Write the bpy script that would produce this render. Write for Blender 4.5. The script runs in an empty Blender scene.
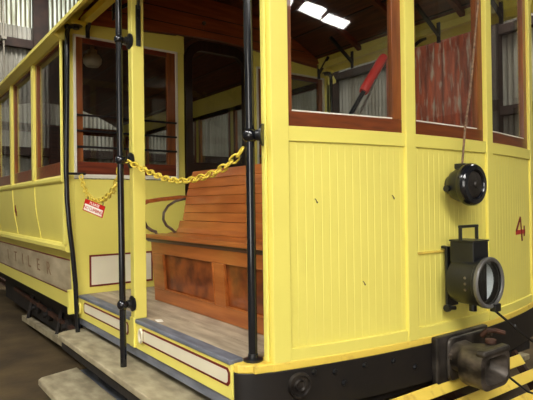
import bpy, bmesh, math, random
from mathutils import Vector, Matrix
random.seed(4)
S = bpy.context.scene
COL = S.collection
PI = math.pi

# ------------------------------------------------------------------ camera
EYE = Vector((1.897, -1.252, 1.45))
f_px = 522.0
th = math.atan(387 / f_px); ph = math.atan(.0134); pt = math.atan(3.3 / f_px)
R0 = Vector((math.sin(th), math.cos(th), 0)); D0 = Vector((-math.cos(th), math.sin(th), 0)); Z = Vector((0, 0, 1))
FW = D0 * math.cos(pt) + Z * math.sin(pt); U1 = Z * math.cos(pt) - D0 * math.sin(pt)
RT = R0 * math.cos(ph) - U1 * math.sin(ph); UP = R0 * math.sin(ph) + U1 * math.cos(ph)
cd = bpy.data.cameras.new('camera'); cam = bpy.data.objects.new('camera', cd); COL.objects.link(cam)
cd.sensor_width = 36; cd.lens = 36 * f_px / 533; cd.clip_start = .05
M = Matrix((RT, UP, -FW)).transposed().to_4x4(); M.translation = EYE
cam.matrix_world = M
S.camera = cam

# ------------------------------------------------------------------ materials
def lin(c):
    return tuple(((v / 255) / 12.92 if v / 255 <= .04045 else ((v / 255 + .055) / 1.055) ** 2.4) for v in c) + (1,)

def mat(name, rgb, rough=.5, metal=0., var=.12, scale=(6, 6, 6), rgb2=None, bump=0., bscale=40, spec=.5, detail=4, lo=.35, hi=.7, coat=0.):
    m = bpy.data.materials.new(name); m.use_nodes = True
    N = m.node_tree.nodes; L = m.node_tree.links
    b = N['Principled BSDF']
    b.inputs['Roughness'].default_value = rough; b.inputs['Metallic'].default_value = metal
    b.inputs['Specular IOR Level'].default_value = spec
    b.inputs['Coat Weight'].default_value = coat
    tc = N.new('ShaderNodeTexCoord'); mp = N.new('ShaderNodeMapping'); mp.inputs['Scale'].default_value = scale
    L.new(tc.outputs['Object'], mp.inputs[0])
    no = N.new('ShaderNodeTexNoise'); no.inputs['Scale'].default_value = 1; no.inputs['Detail'].default_value = detail
    L.new(mp.outputs[0], no.inputs['Vector'])
    cr = N.new('ShaderNodeValToRGB')
    c = lin(rgb); c2 = lin(rgb2) if rgb2 else tuple(v * (1 - var) for v in c[:3]) + (1,)
    cr.color_ramp.elements[0].color = c2; cr.color_ramp.elements[1].color = c
    cr.color_ramp.elements[0].position = lo; cr.color_ramp.elements[1].position = hi
    L.new(no.outputs[0], cr.inputs[0]); L.new(cr.outputs[0], b.inputs['Base Color'])
    if bump:
        n2 = N.new('ShaderNodeTexNoise'); n2.inputs['Scale'].default_value = bscale
        L.new(tc.outputs['Object'], n2.inputs['Vector'])
        bp = N.new('ShaderNodeBump'); bp.inputs['Strength'].default_value = bump; bp.inputs['Distance'].default_value = .01
        L.new(n2.outputs[0], bp.inputs['Height']); L.new(bp.outputs[0], b.inputs['Normal'])
    return m

YEL = mat('yellow_paint', (238, 225, 112), .38, var=.05, scale=(3, 3, 3))
YEL2 = mat('worn_yellow_paint', (234, 204, 88), .45, rgb2=(196, 158, 70), scale=(14, 14, 14), lo=.25, hi=.45)
CREAM = mat('cream_paint', (232, 224, 196), .45, var=.06)
DCREAM = mat('dusty_cream_paint', (196, 182, 150), .6, rgb2=(160, 144, 114), scale=(3, 3, 9))  # deeper, mottled cream for the letter board
WHITE = mat('off_white_paint', (226, 222, 206), .5, var=.05)
MAROON = mat('maroon_lining', (112, 26, 18), .45, var=.05)
REDP = mat('red_paint', (196, 34, 24), .35, var=.06)
BLACK = mat('black_iron', (26, 27, 30), .32, var=.3, bump=.05)
BLACKG = mat('gloss_black_paint', (20, 22, 28), .16, var=.2, coat=.4)
BUMP = mat('black_bumper_paint', (30, 25, 22), .5, rgb2=(20, 17, 16), scale=(8, 8, 8), bump=.08)
IRON = mat('worn_iron', (84, 78, 72), .45, .55, rgb2=(38, 34, 32), scale=(9, 9, 9), bump=.1)
STEEL = mat('bare_steel', (150, 142, 134), .38, .8, rgb2=(92, 78, 66), scale=(12, 12, 12))
JAWM = mat('dusty_jaw_iron', (108, 98, 88), .45, .5, rgb2=(36, 32, 29), scale=(9, 9, 14), bump=.1)
RIMM = mat('grey_lens_rim', (120, 118, 114), .4, .3, var=.25)
RUST = mat('rusty_iron', (92, 58, 40), .75, .2, rgb2=(52, 34, 26), scale=(12, 12, 12), bump=.2)
OAK = mat('varnished_frame_wood', (150, 84, 36), .32, rgb2=(104, 54, 22), scale=(30, 30, 3), coat=.25, lo=.3, hi=.75)
OAKH = mat('varnished_rail_wood', (132, 66, 28), .32, rgb2=(92, 42, 18), scale=(30, 3, 40), coat=.25, lo=.3, hi=.75)
BENCH = mat('varnished_bench_wood', (184, 110, 52), .3, rgb2=(144, 76, 30), scale=(2.5, 24, 24), coat=.3, lo=.3, hi=.75)
BURL = mat('burr_veneer', (150, 78, 32), .3, rgb2=(92, 42, 18), scale=(9, 22, 9), coat=.3, detail=8, lo=.38, hi=.66)
BENCHD = mat('dark_bench_moulding', (70, 40, 24), .4, rgb2=(44, 24, 16), scale=(4, 30, 30), coat=.2)
MAHOG = mat('red_mahogany', (124, 54, 28), .35, rgb2=(78, 28, 14), scale=(30, 2.5, 34), coat=.2, lo=.3, hi=.75)
ARCHW = mat('brown_arch_wood', (168, 88, 44), .35, rgb2=(120, 56, 26), scale=(30, 2.5, 34), coat=.25, lo=.3, hi=.75)
CEILW = mat('ceiling_boards', (104, 56, 34), .5, rgb2=(70, 36, 22), scale=(3, 30, 30))
DARKW = mat('dark_door_wood', (46, 24, 16), .3, rgb2=(26, 14, 10), scale=(30, 30, 3), coat=.25)
DECK = mat('worn_grey_deck', (188, 172, 146), .75, rgb2=(146, 132, 110), scale=(4, 22, 22), bump=.15, bscale=60)
NOSE = mat('blue_grey_nosing', (128, 132, 142), .55, rgb2=(92, 96, 106), scale=(5, 20, 20))
TREAD = mat('dusty_step_tread', (182, 170, 138), .8, rgb2=(140, 129, 102), scale=(7, 14, 14), bump=.2, bscale=50)
CHAINM = mat('yellow_chain_plastic', (234, 208, 78), .35, var=.08)
ROPE = mat('frayed_cord', (150, 120, 92), .85, rgb2=(96, 74, 56), scale=(60, 60, 60))
RUBBER = mat('black_rubber', (24, 22, 22), .5, var=.2)
PAPER = mat('white_paper', (232, 228, 214), .8, var=.04)
STONEM = mat('pale_stone', (170, 156, 130), .85, var=.2)
DIRT = mat('dirt_floor', (100, 82, 50), .9, rgb2=(66, 52, 30), scale=(2.2, 2.2, 2.2), bump=.35, bscale=25, detail=9)
CORR = mat('corrugated_iron', (170, 168, 158), .55, .1, rgb2=(124, 118, 104), scale=(2.5, 2.5, .35), detail=6)
TIMB = mat('dark_shed_timber', (54, 34, 24), .8, rgb2=(34, 22, 15), scale=(6, 6, 6), bump=.2)
UNDER = mat('greasy_underframe', (38, 32, 27), .7, rgb2=(20, 17, 15), scale=(8, 8, 8), bump=.2)
SHADE = mat('frosted_lamp_glass', (220, 214, 200), .3, var=.03)
LETTER = mat('faded_brown_lettering', (128, 88, 56), .6, rgb2=(150, 124, 92), scale=(10, 10, 20))
LENSG = mat('silvered_reflector', (222, 228, 236), .5, .0, var=.05)  # matte white colour stands in for the bright reflection in the lens

def peel_mat():
    m = mat('peeling_red_paint', (190, 92, 58), .75, rgb2=(112, 56, 40), scale=(16, 16, 2.2), detail=8, bump=.2)
    N = m.node_tree.nodes; L = m.node_tree.links; b = N['Principled BSDF']
    src = b.inputs['Base Color'].links[0].from_socket
    tc = N.new('ShaderNodeTexCoord'); mp = N.new('ShaderNodeMapping'); mp.inputs['Scale'].default_value = (15, 15, 3.2)
    L.new(tc.outputs['Object'], mp.inputs[0])
    no = N.new('ShaderNodeTexNoise'); no.inputs['Scale'].default_value = 1.; no.inputs['Detail'].default_value = 9
    L.new(mp.outputs[0], no.inputs['Vector'])
    cr = N.new('ShaderNodeValToRGB'); cr.color_ramp.elements[0].position = .53; cr.color_ramp.elements[1].position = .66
    mx = N.new('ShaderNodeMix'); mx.data_type = 'RGBA'
    L.new(no.outputs[0], cr.inputs[0]); L.new(cr.outputs[0], mx.inputs['Factor'])
    L.new(src, mx.inputs['A']); mx.inputs['B'].default_value = lin((176, 160, 142))
    L.new(mx.outputs['Result'], b.inputs['Base Color'])
    return m
PEEL = peel_mat()

def glass_mat(name, tint=(1, 1, 1, 1), ior=1.5):
    m = bpy.data.materials.new(name); m.use_nodes = True
    N = m.node_tree.nodes; L = m.node_tree.links; N.remove(N['Principled BSDF'])
    out = N['Material Output']
    tr = N.new('ShaderNodeBsdfTransparent'); tr.inputs[0].default_value = tint
    gl = N.new('ShaderNodeBsdfGlossy'); gl.inputs['Roughness'].default_value = .02
    no = N.new('ShaderNodeTexNoise'); no.inputs['Scale'].default_value = 3.
    bp = N.new('ShaderNodeBump'); bp.inputs['Strength'].default_value = .02
    L.new(no.outputs[0], bp.inputs['Height']); L.new(bp.outputs[0], gl.inputs['Normal'])
    lw = N.new('ShaderNodeLayerWeight')
    pw = N.new('ShaderNodeMath'); pw.operation = 'POWER'; pw.inputs[1].default_value = 5
    fr = N.new('ShaderNodeMath'); fr.operation = 'MULTIPLY_ADD'; fr.inputs[1].default_value = .95; fr.inputs[2].default_value = .045
    L.new(lw.outputs['Facing'], pw.inputs[0]); L.new(pw.outputs[0], fr.inputs[0])
    mx = N.new('ShaderNodeMixShader')
    L.new(fr.outputs[0], mx.inputs[0]); L.new(tr.outputs[0], mx.inputs[1]); L.new(gl.outputs[0], mx.inputs[2])
    L.new(mx.outputs[0], out.inputs[0])
    return m
GLASS = glass_mat('window_glass', (.93, .94, .92, 1))

def emis(name, rgb, st):
    m = bpy.data.materials.new(name); m.use_nodes = True
    N = m.node_tree.nodes; L = m.node_tree.links; N.remove(N['Principled BSDF'])
    e = N.new('ShaderNodeEmission'); e.inputs[0].default_value = lin(rgb); e.inputs[1].default_value = st
    L.new(e.outputs[0], N['Material Output'].inputs[0]); return m
SKYL_FILL = emis('daylit_skylight', (255, 252, 246), 20.)  # skylights, and the roof panels added as fill
DAY = emis('daylight_opening', (255, 250, 240), 4.6)

def translucent():
    m = bpy.data.materials.new('translucent_sheet'); m.use_nodes = True
    N = m.node_tree.nodes; L = m.node_tree.links; N.remove(N['Principled BSDF'])
    a = N.new('ShaderNodeBsdfDiffuse'); t = N.new('ShaderNodeBsdfTranslucent'); mx = N.new('ShaderNodeMixShader')
    tc = N.new('ShaderNodeTexCoord'); mp = N.new('ShaderNodeMapping'); mp.inputs['Scale'].default_value = (1, 5, .3)
    no = N.new('ShaderNodeTexNoise'); cr = N.new('ShaderNodeValToRGB')
    cr.color_ramp.elements[0].color = lin((206, 204, 184)); cr.color_ramp.elements[1].color = lin((250, 250, 240))
    cr.color_ramp.elements[0].position = .35; cr.color_ramp.elements[1].position = .6
    L.new(tc.outputs['Object'], mp.inputs[0]); L.new(mp.outputs[0], no.inputs['Vector']); L.new(no.outputs[0], cr.inputs[0])
    L.new(cr.outputs[0], a.inputs[0]); L.new(cr.outputs[0], t.inputs[0])
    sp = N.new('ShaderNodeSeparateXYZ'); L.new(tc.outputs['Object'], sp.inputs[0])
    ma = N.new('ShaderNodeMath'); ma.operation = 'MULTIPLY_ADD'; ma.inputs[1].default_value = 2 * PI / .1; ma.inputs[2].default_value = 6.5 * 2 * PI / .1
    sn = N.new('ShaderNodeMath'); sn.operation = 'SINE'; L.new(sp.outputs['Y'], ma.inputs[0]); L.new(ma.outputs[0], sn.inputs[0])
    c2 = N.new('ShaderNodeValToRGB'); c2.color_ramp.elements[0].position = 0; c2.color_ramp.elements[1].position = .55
    c2.color_ramp.elements[0].color = lin((140, 132, 112)); c2.color_ramp.elements[1].color = (1, 1, 1, 1)  # corrugation shade painted in: darker colour along each valley
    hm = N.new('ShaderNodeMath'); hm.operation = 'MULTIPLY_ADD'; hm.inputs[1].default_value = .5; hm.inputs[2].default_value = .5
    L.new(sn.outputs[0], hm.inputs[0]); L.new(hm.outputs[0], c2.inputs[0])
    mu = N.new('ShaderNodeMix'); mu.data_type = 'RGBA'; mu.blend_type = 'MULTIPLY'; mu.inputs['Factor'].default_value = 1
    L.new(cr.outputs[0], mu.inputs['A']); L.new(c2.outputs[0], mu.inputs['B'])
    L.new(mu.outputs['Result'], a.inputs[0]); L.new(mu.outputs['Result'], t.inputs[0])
    mx.inputs[0].default_value = .7
    L.new(a.outputs[0], mx.inputs[1]); L.new(t.outputs[0], mx.inputs[2]); L.new(mx.outputs[0], N['Material Output'].inputs[0])
    return m
TRANS = translucent()

# ------------------------------------------------------------------ mesh building
class MB:
    def __init__(s): s.bm = bmesh.new()
    def quad(s, vs, faces):
        v = [s.bm.verts.new(p) for p in vs]
        for fc in faces:
            try: s.bm.faces.new([v[i] for i in fc])
            except ValueError: pass
        return s
    def box(s, x0, x1, y0, y1, z0, z1):
        return s.quad([(x, y, z) for z in (z0, z1) for y in (y0, y1) for x in (x0, x1)],
                      [(0, 2, 3, 1), (4, 5, 7, 6), (0, 1, 5, 4), (2, 6, 7, 3), (0, 4, 6, 2), (1, 3, 7, 5)])
    def prism(s, poly, axis, a, b):            # poly in the two other axes, extruded along axis from a to b
        def P(p, t):
            if axis == 'x': return (t, p[0], p[1])
            if axis == 'y': return (p[0], t, p[1])
            return (p[0], p[1], t)
        n = len(poly)
        return s.quad([P(p, a) for p in poly] + [P(p, b) for p in poly],
                      [tuple(range(n))[::-1], tuple(range(n, 2 * n))] + [(i, (i + 1) % n, n + (i + 1) % n, n + i) for i in range(n)])
    def bar(s, p, q, w, h, up=(0, 0, 1)):      # a square bar between two points
        p = Vector(p); q = Vector(q); d = (q - p).normalized(); u = Vector(up)
        if abs(d.dot(u)) > .98: u = Vector((1, 0, 0))
        a = d.cross(u).normalized(); c = a.cross(d).normalized()
        o = [a * sx * w / 2 + c * sz * h / 2 for sx, sz in ((-1, -1), (1, -1), (1, 1), (-1, 1))]
        return s.quad([p + k for k in o] + [q + k for k in o],
                      [(3, 2, 1, 0), (4, 5, 6, 7)] + [(i, (i + 1) % 4, 4 + (i + 1) % 4, 4 + i) for i in range(4)])
    def tube(s, pts, r, n=12, closed=False):
        pts = [Vector(p) for p in pts]; k = len(pts); rings = []
        rr = r if isinstance(r, (list, tuple)) else [r] * k
        ref = None
        for i, p in enumerate(pts):
            if closed: d = pts[(i + 1) % k] - pts[i - 1]
            else: d = pts[min(i + 1, k - 1)] - pts[max(i - 1, 0)]
            d.normalize()
            if ref is None:
                ref = d.orthogonal().normalized()
            ref = (ref - d * ref.dot(d)).normalized()
            b = d.cross(ref)
            rings.append([s.bm.verts.new(p + (ref * math.cos(2 * PI * j / n) + b * math.sin(2 * PI * j / n)) * rr[i]) for j in range(n)])
        for i in range(k if closed else k - 1):
            A = rings[i]; B = rings[(i + 1) % k]
            for j in range(n): s.bm.faces.new((A[j], A[(j + 1) % n], B[(j + 1) % n], B[j]))
        if not closed:
            s.bm.faces.new(rings[0][::-1]); s.bm.faces.new(rings[-1])
        return s
    def lathe(s, prof, o, axis=(0, 0, 1), n=28):   # prof: (r, t) along the axis from o
        o = Vector(o); d = Vector(axis).normalized(); a = d.orthogonal().normalized(); b = d.cross(a); rings = []
        for r, t in prof:
            if r < 1e-6: rings.append([s.bm.verts.new(o + d * t)])
            else: rings.append([s.bm.verts.new(o + d * t + (a * math.cos(2 * PI * j / n) + b * math.sin(2 * PI * j / n)) * r) for j in range(n)])
        for A, B in zip(rings[:-1], rings[1:]):
            for j in range(n):
                if len(A) == 1 and len(B) == 1: continue
                if len(A) == 1: s.bm.faces.new((A[0], B[(j + 1) % n], B[j]))
                elif len(B) == 1: s.bm.faces.new((A[j], A[(j + 1) % n], B[0]))
                else: s.bm.faces.new((A[j], A[(j + 1) % n], B[(j + 1) % n], B[j]))
        return s
    def build(s, name, m, parent=None, smooth=False, bevel=0, sub=0, ang=40):
        bmesh.ops.recalc_face_normals(s.bm, faces=s.bm.faces)
        me = bpy.data.meshes.new(name); s.bm.to_mesh(me); s.bm.free()
        me.materials.append(m)
        o = bpy.data.objects.new(name, me); COL.objects.link(o)
        if parent:
            o.parent = parent
            o.matrix_parent_inverse = Matrix.Translation(WORLD[parent.name]).inverted()
        WORLD[o.name] = Vector((0, 0, 0)) if not parent else Vector((0, 0, 0))
        if smooth:
            for p in me.polygons: p.use_smooth = True
            try: me.set_sharp_from_angle(angle=math.radians(ang))
            except Exception: pass
        if bevel:
            md = o.modifiers.new('bevel', 'BEVEL'); md.width = bevel; md.segments = 2; md.limit_method = 'ANGLE'; md.angle_limit = math.radians(35)
        return o
WORLD = {}
def tag(o, label=None, cat=None, group=None, kind=None):
    if label: o['label'] = label
    if cat: o['category'] = cat
    if group: o['group'] = group
    if kind: o['kind'] = kind
    return o
def thing(name, loc, label, cat, group=None):
    o = bpy.data.objects.new(name, None); COL.objects.link(o); o.location = loc; o.empty_display_size = .1
    WORLD[o.name] = Vector(loc)
    return tag(o, label, cat, group)
def struct(o): o['kind'] = 'structure'; return o
def text_mesh(body, size, name, m, parent, origin, right, up, nrm, depth=.002, sx=1.):
    cu = bpy.data.curves.new(name, 'FONT'); cu.body = body; cu.size = size; cu.extrude = depth; cu.align_x = 'CENTER'; cu.align_y = 'CENTER'
    t = bpy.data.objects.new(name + '_curve', cu); COL.objects.link(t)
    bpy.context.view_layer.update()
    me = bpy.data.meshes.new_from_object(t.evaluated_get(bpy.context.evaluated_depsgraph_get()))
    bpy.data.objects.remove(t); bpy.data.curves.remove(cu)
    r = Vector(right).normalized() * sx; u = Vector(up).normalized(); n = Vector(nrm).normalized()
    for v in me.vertices: v.co = Vector(origin) + r * v.co.x + u * v.co.y + n * v.co.z
    me.materials.clear(); me.materials.append(m); me.name = name
    o = bpy.data.objects.new(name, me); COL.objects.link(o)
    o.parent = parent; o.matrix_parent_inverse = Matrix.Translation(WORLD[parent.name]).inverted()
    WORLD[o.name] = Vector((0, 0, 0))
    return o

CY = 1.32                                         # centre line of the car
W2 = 2 * CY
def fx(y): return .185 - .11 * (y - CY) ** 2      # plan curve of the bowed front
def roofz(y): return 3.36 - .50 * abs((y - CY) / 1.5) ** 2

# ================================================================== THE SHED
def corr_wall(name, m, p0, p1, z0, z1, pitch=.1, amp=.027, thick=.006, parent=None):
    p0 = Vector((p0[0], p0[1], 0)); p1 = Vector((p1[0], p1[1], 0)); d = p1 - p0; Ln = d.length; d.normalize(); nr = Vector((-d.y, d.x, 0))
    n = int(Ln / pitch * 6); mb = MB(); prev = None
    for i in range(n + 1):
        t = Ln * i / n; off = amp * math.sin(2 * PI * t / pitch)
        q = p0 + d * t + nr * off
        c = [mb.bm.verts.new((q.x, q.y, z0)), mb.bm.verts.new((q.x, q.y, z1)), mb.bm.verts.new((q.x + nr.x * thick, q.y + nr.y * thick, z1)), mb.bm.verts.new((q.x + nr.x * thick, q.y + nr.y * thick, z0))]
        if prev:
            for k in range(4): mb.bm.faces.new((prev[k], c[k], c[(k + 1) % 4], prev[(k + 1) % 4]))
        prev = c
    return mb.build(name, m, parent, smooth=True, ang=60)

XB, XF, YL, YR, ZR = -11., 15., -6.5, 7.5, 6.6
struct(MB().box(XB - .2, XF + .2, YL - .2, YR + .2, -.2, 0).build('floor', DIRT))
struct(MB().box(XB - .2, XF + .2, YL - .2, YR + .2, ZR, ZR + .1).build('ceiling', TIMB))
struct(corr_wall('wall_back', CORR, (XB, YL), (XB, YR), 0, 5.58))
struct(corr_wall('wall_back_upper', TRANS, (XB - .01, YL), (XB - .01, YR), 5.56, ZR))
struct(corr_wall('wall_left', CORR, (XF, YL), (XB, YL), 0, ZR))
struct(corr_wall('wall_right', CORR, (XB, YR), (XF, YR), 0, ZR))
struct(corr_wall('wall_front', CORR, (XF, YR), (XF, YL), 0, ZR))
k = 1
for (y0, y1) in ((1.60, 1.92), (-2.4, -2.1), (5.2, 5.5)):
    struct(MB().box(XB + .06, XB + .26, y0, y1, 0, ZR).build('trim_%d' % k, TIMB, bevel=.01)); k += 1
for zz in (5.05, 2.6):
    struct(MB().box(XB + .04, XB + .16, YL, YR, zz, zz + .2).build('trim_%d' % k, TIMB, bevel=.01)); k += 1
for xx in (-7, -3, 1, 5, 9):
    struct(MB().box(xx - .1, xx + .1, YR - .28, YR - .06, 0, ZR).build('trim_%d' % k, TIMB, bevel=.01)); k += 1
for zz in (2.9, 4.3):
    struct(MB().box(XB, XF, YR - .18, YR - .05, zz, zz + .16).build('trim_%d' % k, TIMB, bevel=.01)); k += 1
for xx in (-9, -5.6):
    struct(MB().box(xx - .1, xx + .1, YL + .06, YL + .26, 0, ZR).build('trim_%d' % k, TIMB, bevel=.01)); k += 1
for zz in (1.9, 3.6):
    struct(MB().box(XB, XF, YL + .05, YL + .17, zz, zz + .14).build('trim_%d' % k, TIMB, bevel=.01)); k += 1
# skylights let into the shed roof: a row across, in front of the car, plus unseen panels added as fill
wn = 1
FILL_PANELS = []  # unseen emissive roof panels, added to brighten car and shed
FILL_PANELS.append((-2.6, -1.5, -5.6, -3.6)); FILL_PANELS.append((-.4, .7, -5.6, -3.6))
for xs in (3.0, 5.0): FILL_PANELS.append((xs, xs + 1.1, -5.4, -2.0))
FILL_PANELS.append((-3.6, -2.6, 4.9, 6.6)); FILL_PANELS.append((-.6, .4, 4.9, 6.6)); FILL_PANELS.append((7.0, 8.2, -5.2, -1.2)); FILL_PANELS.append((9.2, 10.4, -4.2, -.6)); FILL_PANELS.append((-9.6, -8.6, -1, 2))
for P4 in (((9.75, 3.60), (9.98, 4.12), (10.54, 4.24), (10.25, 3.62)), ((10.10, 4.50), (10.42, 5.22), (11.20, 5.36), (10.69, 4.52)), ((10.74, 5.43), (11.15, 6.28), (11.76, 6.36), (11.30, 5.45))):
    struct(MB().prism(P4, 'z', ZR - .03, ZR - .005).build('window_%d' % wn, SKYL_FILL)); wn += 1
for (x0, x1, y0, y1) in FILL_PANELS:
    o = struct(MB().box(x0, x1, y0, y1, ZR - .03, ZR - .005).build('window_%d' % wn, SKYL_FILL)); wn += 1
# daylight from the open shed doorway behind the photographer
struct(MB().box(3.2, 7.6, YL + .05, YL + .09, .1, 4.2).build('door_1', DAY))
struct(MB().box(3.05, 3.2, YL + .04, YL + .2, 0, 4.35).box(7.6, 7.75, YL + .04, YL + .2, 0, 4.35).box(3.05, 7.75, YL + .04, YL + .2, 4.2, 4.35).build('door_1_frame', TIMB))
# steel rails the car stands on
for n_, y in (('trim_41', .62), ('trim_42', 2.02)):
    struct(MB().prism([(y - .05, 0), (y + .05, 0), (y + .012, .02), (y + .012, .05), (y + .03, .06), (y + .03, .09), (y - .03, .09), (y - .03, .06), (y - .012, .05), (y - .012, .02)], 'x', -9.5, 6).build(n_, RUST))
tag(MB().tube([(XB + .33, .96, 0), (XB + .33, .96, 5.0), (XB + .33, .96, 6.3)], .02).box(XB + .17, XB + .38, .91, 1.01, 5.12, 5.18).build('conduit_pipe', CORR, smooth=True),
    'thin pale grey vertical pipe on the corrugated end wall beside the dark post', 'pipe')
tag(corr_wall('rusty_iron_sheet', PEEL, (-2.9, 4.4), (-1.45, 4.4), 0, 4.2, pitch=.12, amp=.014, thick=.02),
    'red corrugated sheet with peeling paint standing behind the car, seen through the second front window', 'metal sheet')
for i, (x, y, r) in enumerate(((-4.32, -.52, .028), (-4.06, -.50, .022))):
    mb = MB(); bmesh.ops.create_icosphere(mb.bm, subdivisions=2, radius=r)
    for v in mb.bm.verts: v.co = Vector((v.co.x * (1.4 - .3 * i), v.co.y, v.co.z * .5)) * (1 + random.uniform(-.12, .12)) + Vector((x, y, r * .4))
    tag(mb.build('stone', STONEM), ('pale stone chip lying on the dirt floor, the left one of two', 'pale stone chip on the dirt floor, the right and smaller of two')[i], 'stone')

# ================================================================== THE CABLE CAR
car = thing('cable_car', (-2.3, CY, 0), 'yellow vintage cable car with open platform, bowed matchboard front and black bumper', 'cable car')

# --- front dash: matchboarding with real V grooves
mb = MB(); ys = []; y = .235; bw = .0432
pl = []
while y < W2 - .235:
    pl += [(y + .0018, 0), (y + bw - .0018, 0), (y + bw, -.0016)]
    y += bw
pl = [(.235, 0)] + pl
out = [(fx(a) + b, a) for a, b in pl]; inn = [(fx(a) - .03, a) for a, b in pl]
n = len(out)
mb.quad([(p[0], p[1], .70) for p in out] + [(p[0], p[1], 1.80) for p in out] + [(p[0], p[1], .70) for p in inn] + [(p[0], p[1], 1.80) for p in inn],
        [(i, i + 1, n + i + 1, n + i) for i in range(n - 1)] + [(2 * n + i + 1, 2 * n + i, 3 * n + i, 3 * n + i + 1) for i in range(n - 1)] +
        [(n + i, n + i + 1, 3 * n + i + 1, 3 * n + i) for i in range(n - 1)] + [(i + 1, i, 2 * n + i, 2 * n + i + 1) for i in range(n - 1)])
dash = mb.build('dash_panel', YEL, car)
def bow(y0, y1, z0, z1, d0, d1, nseg=24, mb=None):   # a strip that follows the bowed front, d = distance out of its plane
    mb = mb or MB()
    vs = []; fs = []
    for i in range(nseg + 1):
        yy = y0 + (y1 - y0) * i / nseg; X = fx(yy)
        vs += [(X + d0, yy, z0), (X + d1, yy, z0), (X + d1, yy, z1), (X + d0, yy, z1)]
        if i:
            a = 4 * (i - 1); b = 4 * i
            fs += [(a + k, a + (k + 1) % 4, b + (k + 1) % 4, b + k) for k in range(4)]
    fs += [(3, 2, 1, 0), tuple(4 * nseg + k for k in range(4))]
    return mb.quad(vs, fs)
# rails between the posts, slightly proud of the boards
mb = MB()
bays = ((.232, .913), (.985, W2 - .985), (W2 - .913, W2 - .232))
for a, b in bays: bow(a, b, 1.731, 1.800, -.005, .010, mb=mb)
mb.build('sill_rail', YEL, car, bevel=.003)
mb = MB()
for a, b in bays: bow(a, b, .735, .792, -.005, .011, mb=mb)
mb.build('base_rail', YEL, car, bevel=.003)
bow(.06, W2 - .06, .702, .737, -.005, .016).build('bottom_moulding', YEL2, car, bevel=.004)
# posts of the front
for (a, b) in ((.913, .985), (W2 - .985, W2 - .913)):
    bow(a, b, .735, 3.02, -.06, .017, 4).build('window_post', YEL, car, bevel=.004)
for s in (0, 1):
    mb = MB(); g = (lambda v: v) if s == 0 else (lambda v: W2 - v)
    a, b = sorted((g(.150), g(.235)))
    bow(a, b, .735, 3.02, -.02, .014, 4, mb)
    cp = mb.build('corner_post', YEL, car, bevel=.004)
    a, b = sorted((g(.135), g(.150)))
    MB().box(-.012, fx(.15) - .012, a, b, .738, 3.02).build('post_facing', YEL, cp, bevel=.008)
# top rail of the front and the window sashes
bow(.10, W2 - .10, 2.98, 3.06, -.06, .02).build('top_rail', YEL, car, bevel=.004)
for (a, b) in bays:
    pa = Vector((fx(a) - .012, a + .002, 0)); pb = Vector((fx(b) - .012, b - .002, 0)); d = (pb - pa).normalized(); nr = Vector((d.y, -d.x, 0)); Ln = (pb - pa).length
    def slab(u0, u1, z0, z1, t0, t1, mb=None):
        mb = mb or MB(); vs = []
        for z in (z0, z1):
            for t in (t0, t1):
                for u in (u0, u1): vs.append(pa + d * u + nr * t + Vector((0, 0, z)))
        return mb.quad(vs, [(0, 2, 3, 1), (4, 5, 7, 6), (0, 1, 5, 4), (2, 6, 7, 3), (0, 4, 6, 2), (1, 3, 7, 5)])
    sash = slab(0, Ln, 1.798, 1.872, -.03, .004).build('window_sash', OAKH, car, bevel=.003)
    wl = .035; wr = .06
    slab(0, wl, 1.872, 2.98, -.03, .004).build('stile', OAK, sash, bevel=.003)
    slab(Ln - wr, Ln, 1.872, 2.98, -.03, .004).build('stile', OAK, sash, bevel=.003)
    slab(wl, Ln - wr, 2.91, 2.98, -.03, .004).build('sash_head', OAKH, sash, bevel=.003)
    slab(wl - .005, Ln - wr + .005, 1.868, 2.915, -.016, -.011).build('pane', GLASS, sash)
    slab(wl, Ln - wr, 1.870, 1.879, -.012, .001).build('putty_bead', WHITE, sash)
# hooks on the dash
for (y, z) in ((.371, 1.458), (.826, 1.473), (.633, 1.056)):
    x = fx(y); hk = MB().tube([(x - .002, y, z + .010), (x + .007, y, z + .004), (x + .009, y + .003, z - .006), (x + .007, y + .007, z - .010), (x + .006, y + .011, z - .004)], .0022, 6).build('coat_hook', RUST, car, smooth=True)
# painted number 4 on the right of the dash
def dashpt(y, z, out=.0015): return (fx(y) + out, y, z)
mb = MB()
bow(2.095, 2.285, 1.222, 1.250, .0, .002, 6, mb)
mb.build('car_number', REDP, car)
for (p, q, w) in (((2.10, 1.245), (2.185, 1.335), .016), ((2.185, 1.335), (2.215, 1.175), .014), ((2.262, 1.275), (2.262, 1.205), .014)):
    a = Vector(dashpt(*p)); b = Vector(dashpt(*q)); MB().bar(a, b, .003, w, up=(0, 1, 0)).build('numeral_stroke', MAROON, car)
# worn batten on which the lamp bracket hangs
bow(.95, 1.22, 1.172, 1.184, -.002, .009, 8).build('lamp_batten', YEL2, car, bevel=.003)
bow(1.46, 1.72, 1.166, 1.177, -.002, .009, 8).build('lamp_batten', YEL2, car, bevel=.003)

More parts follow.
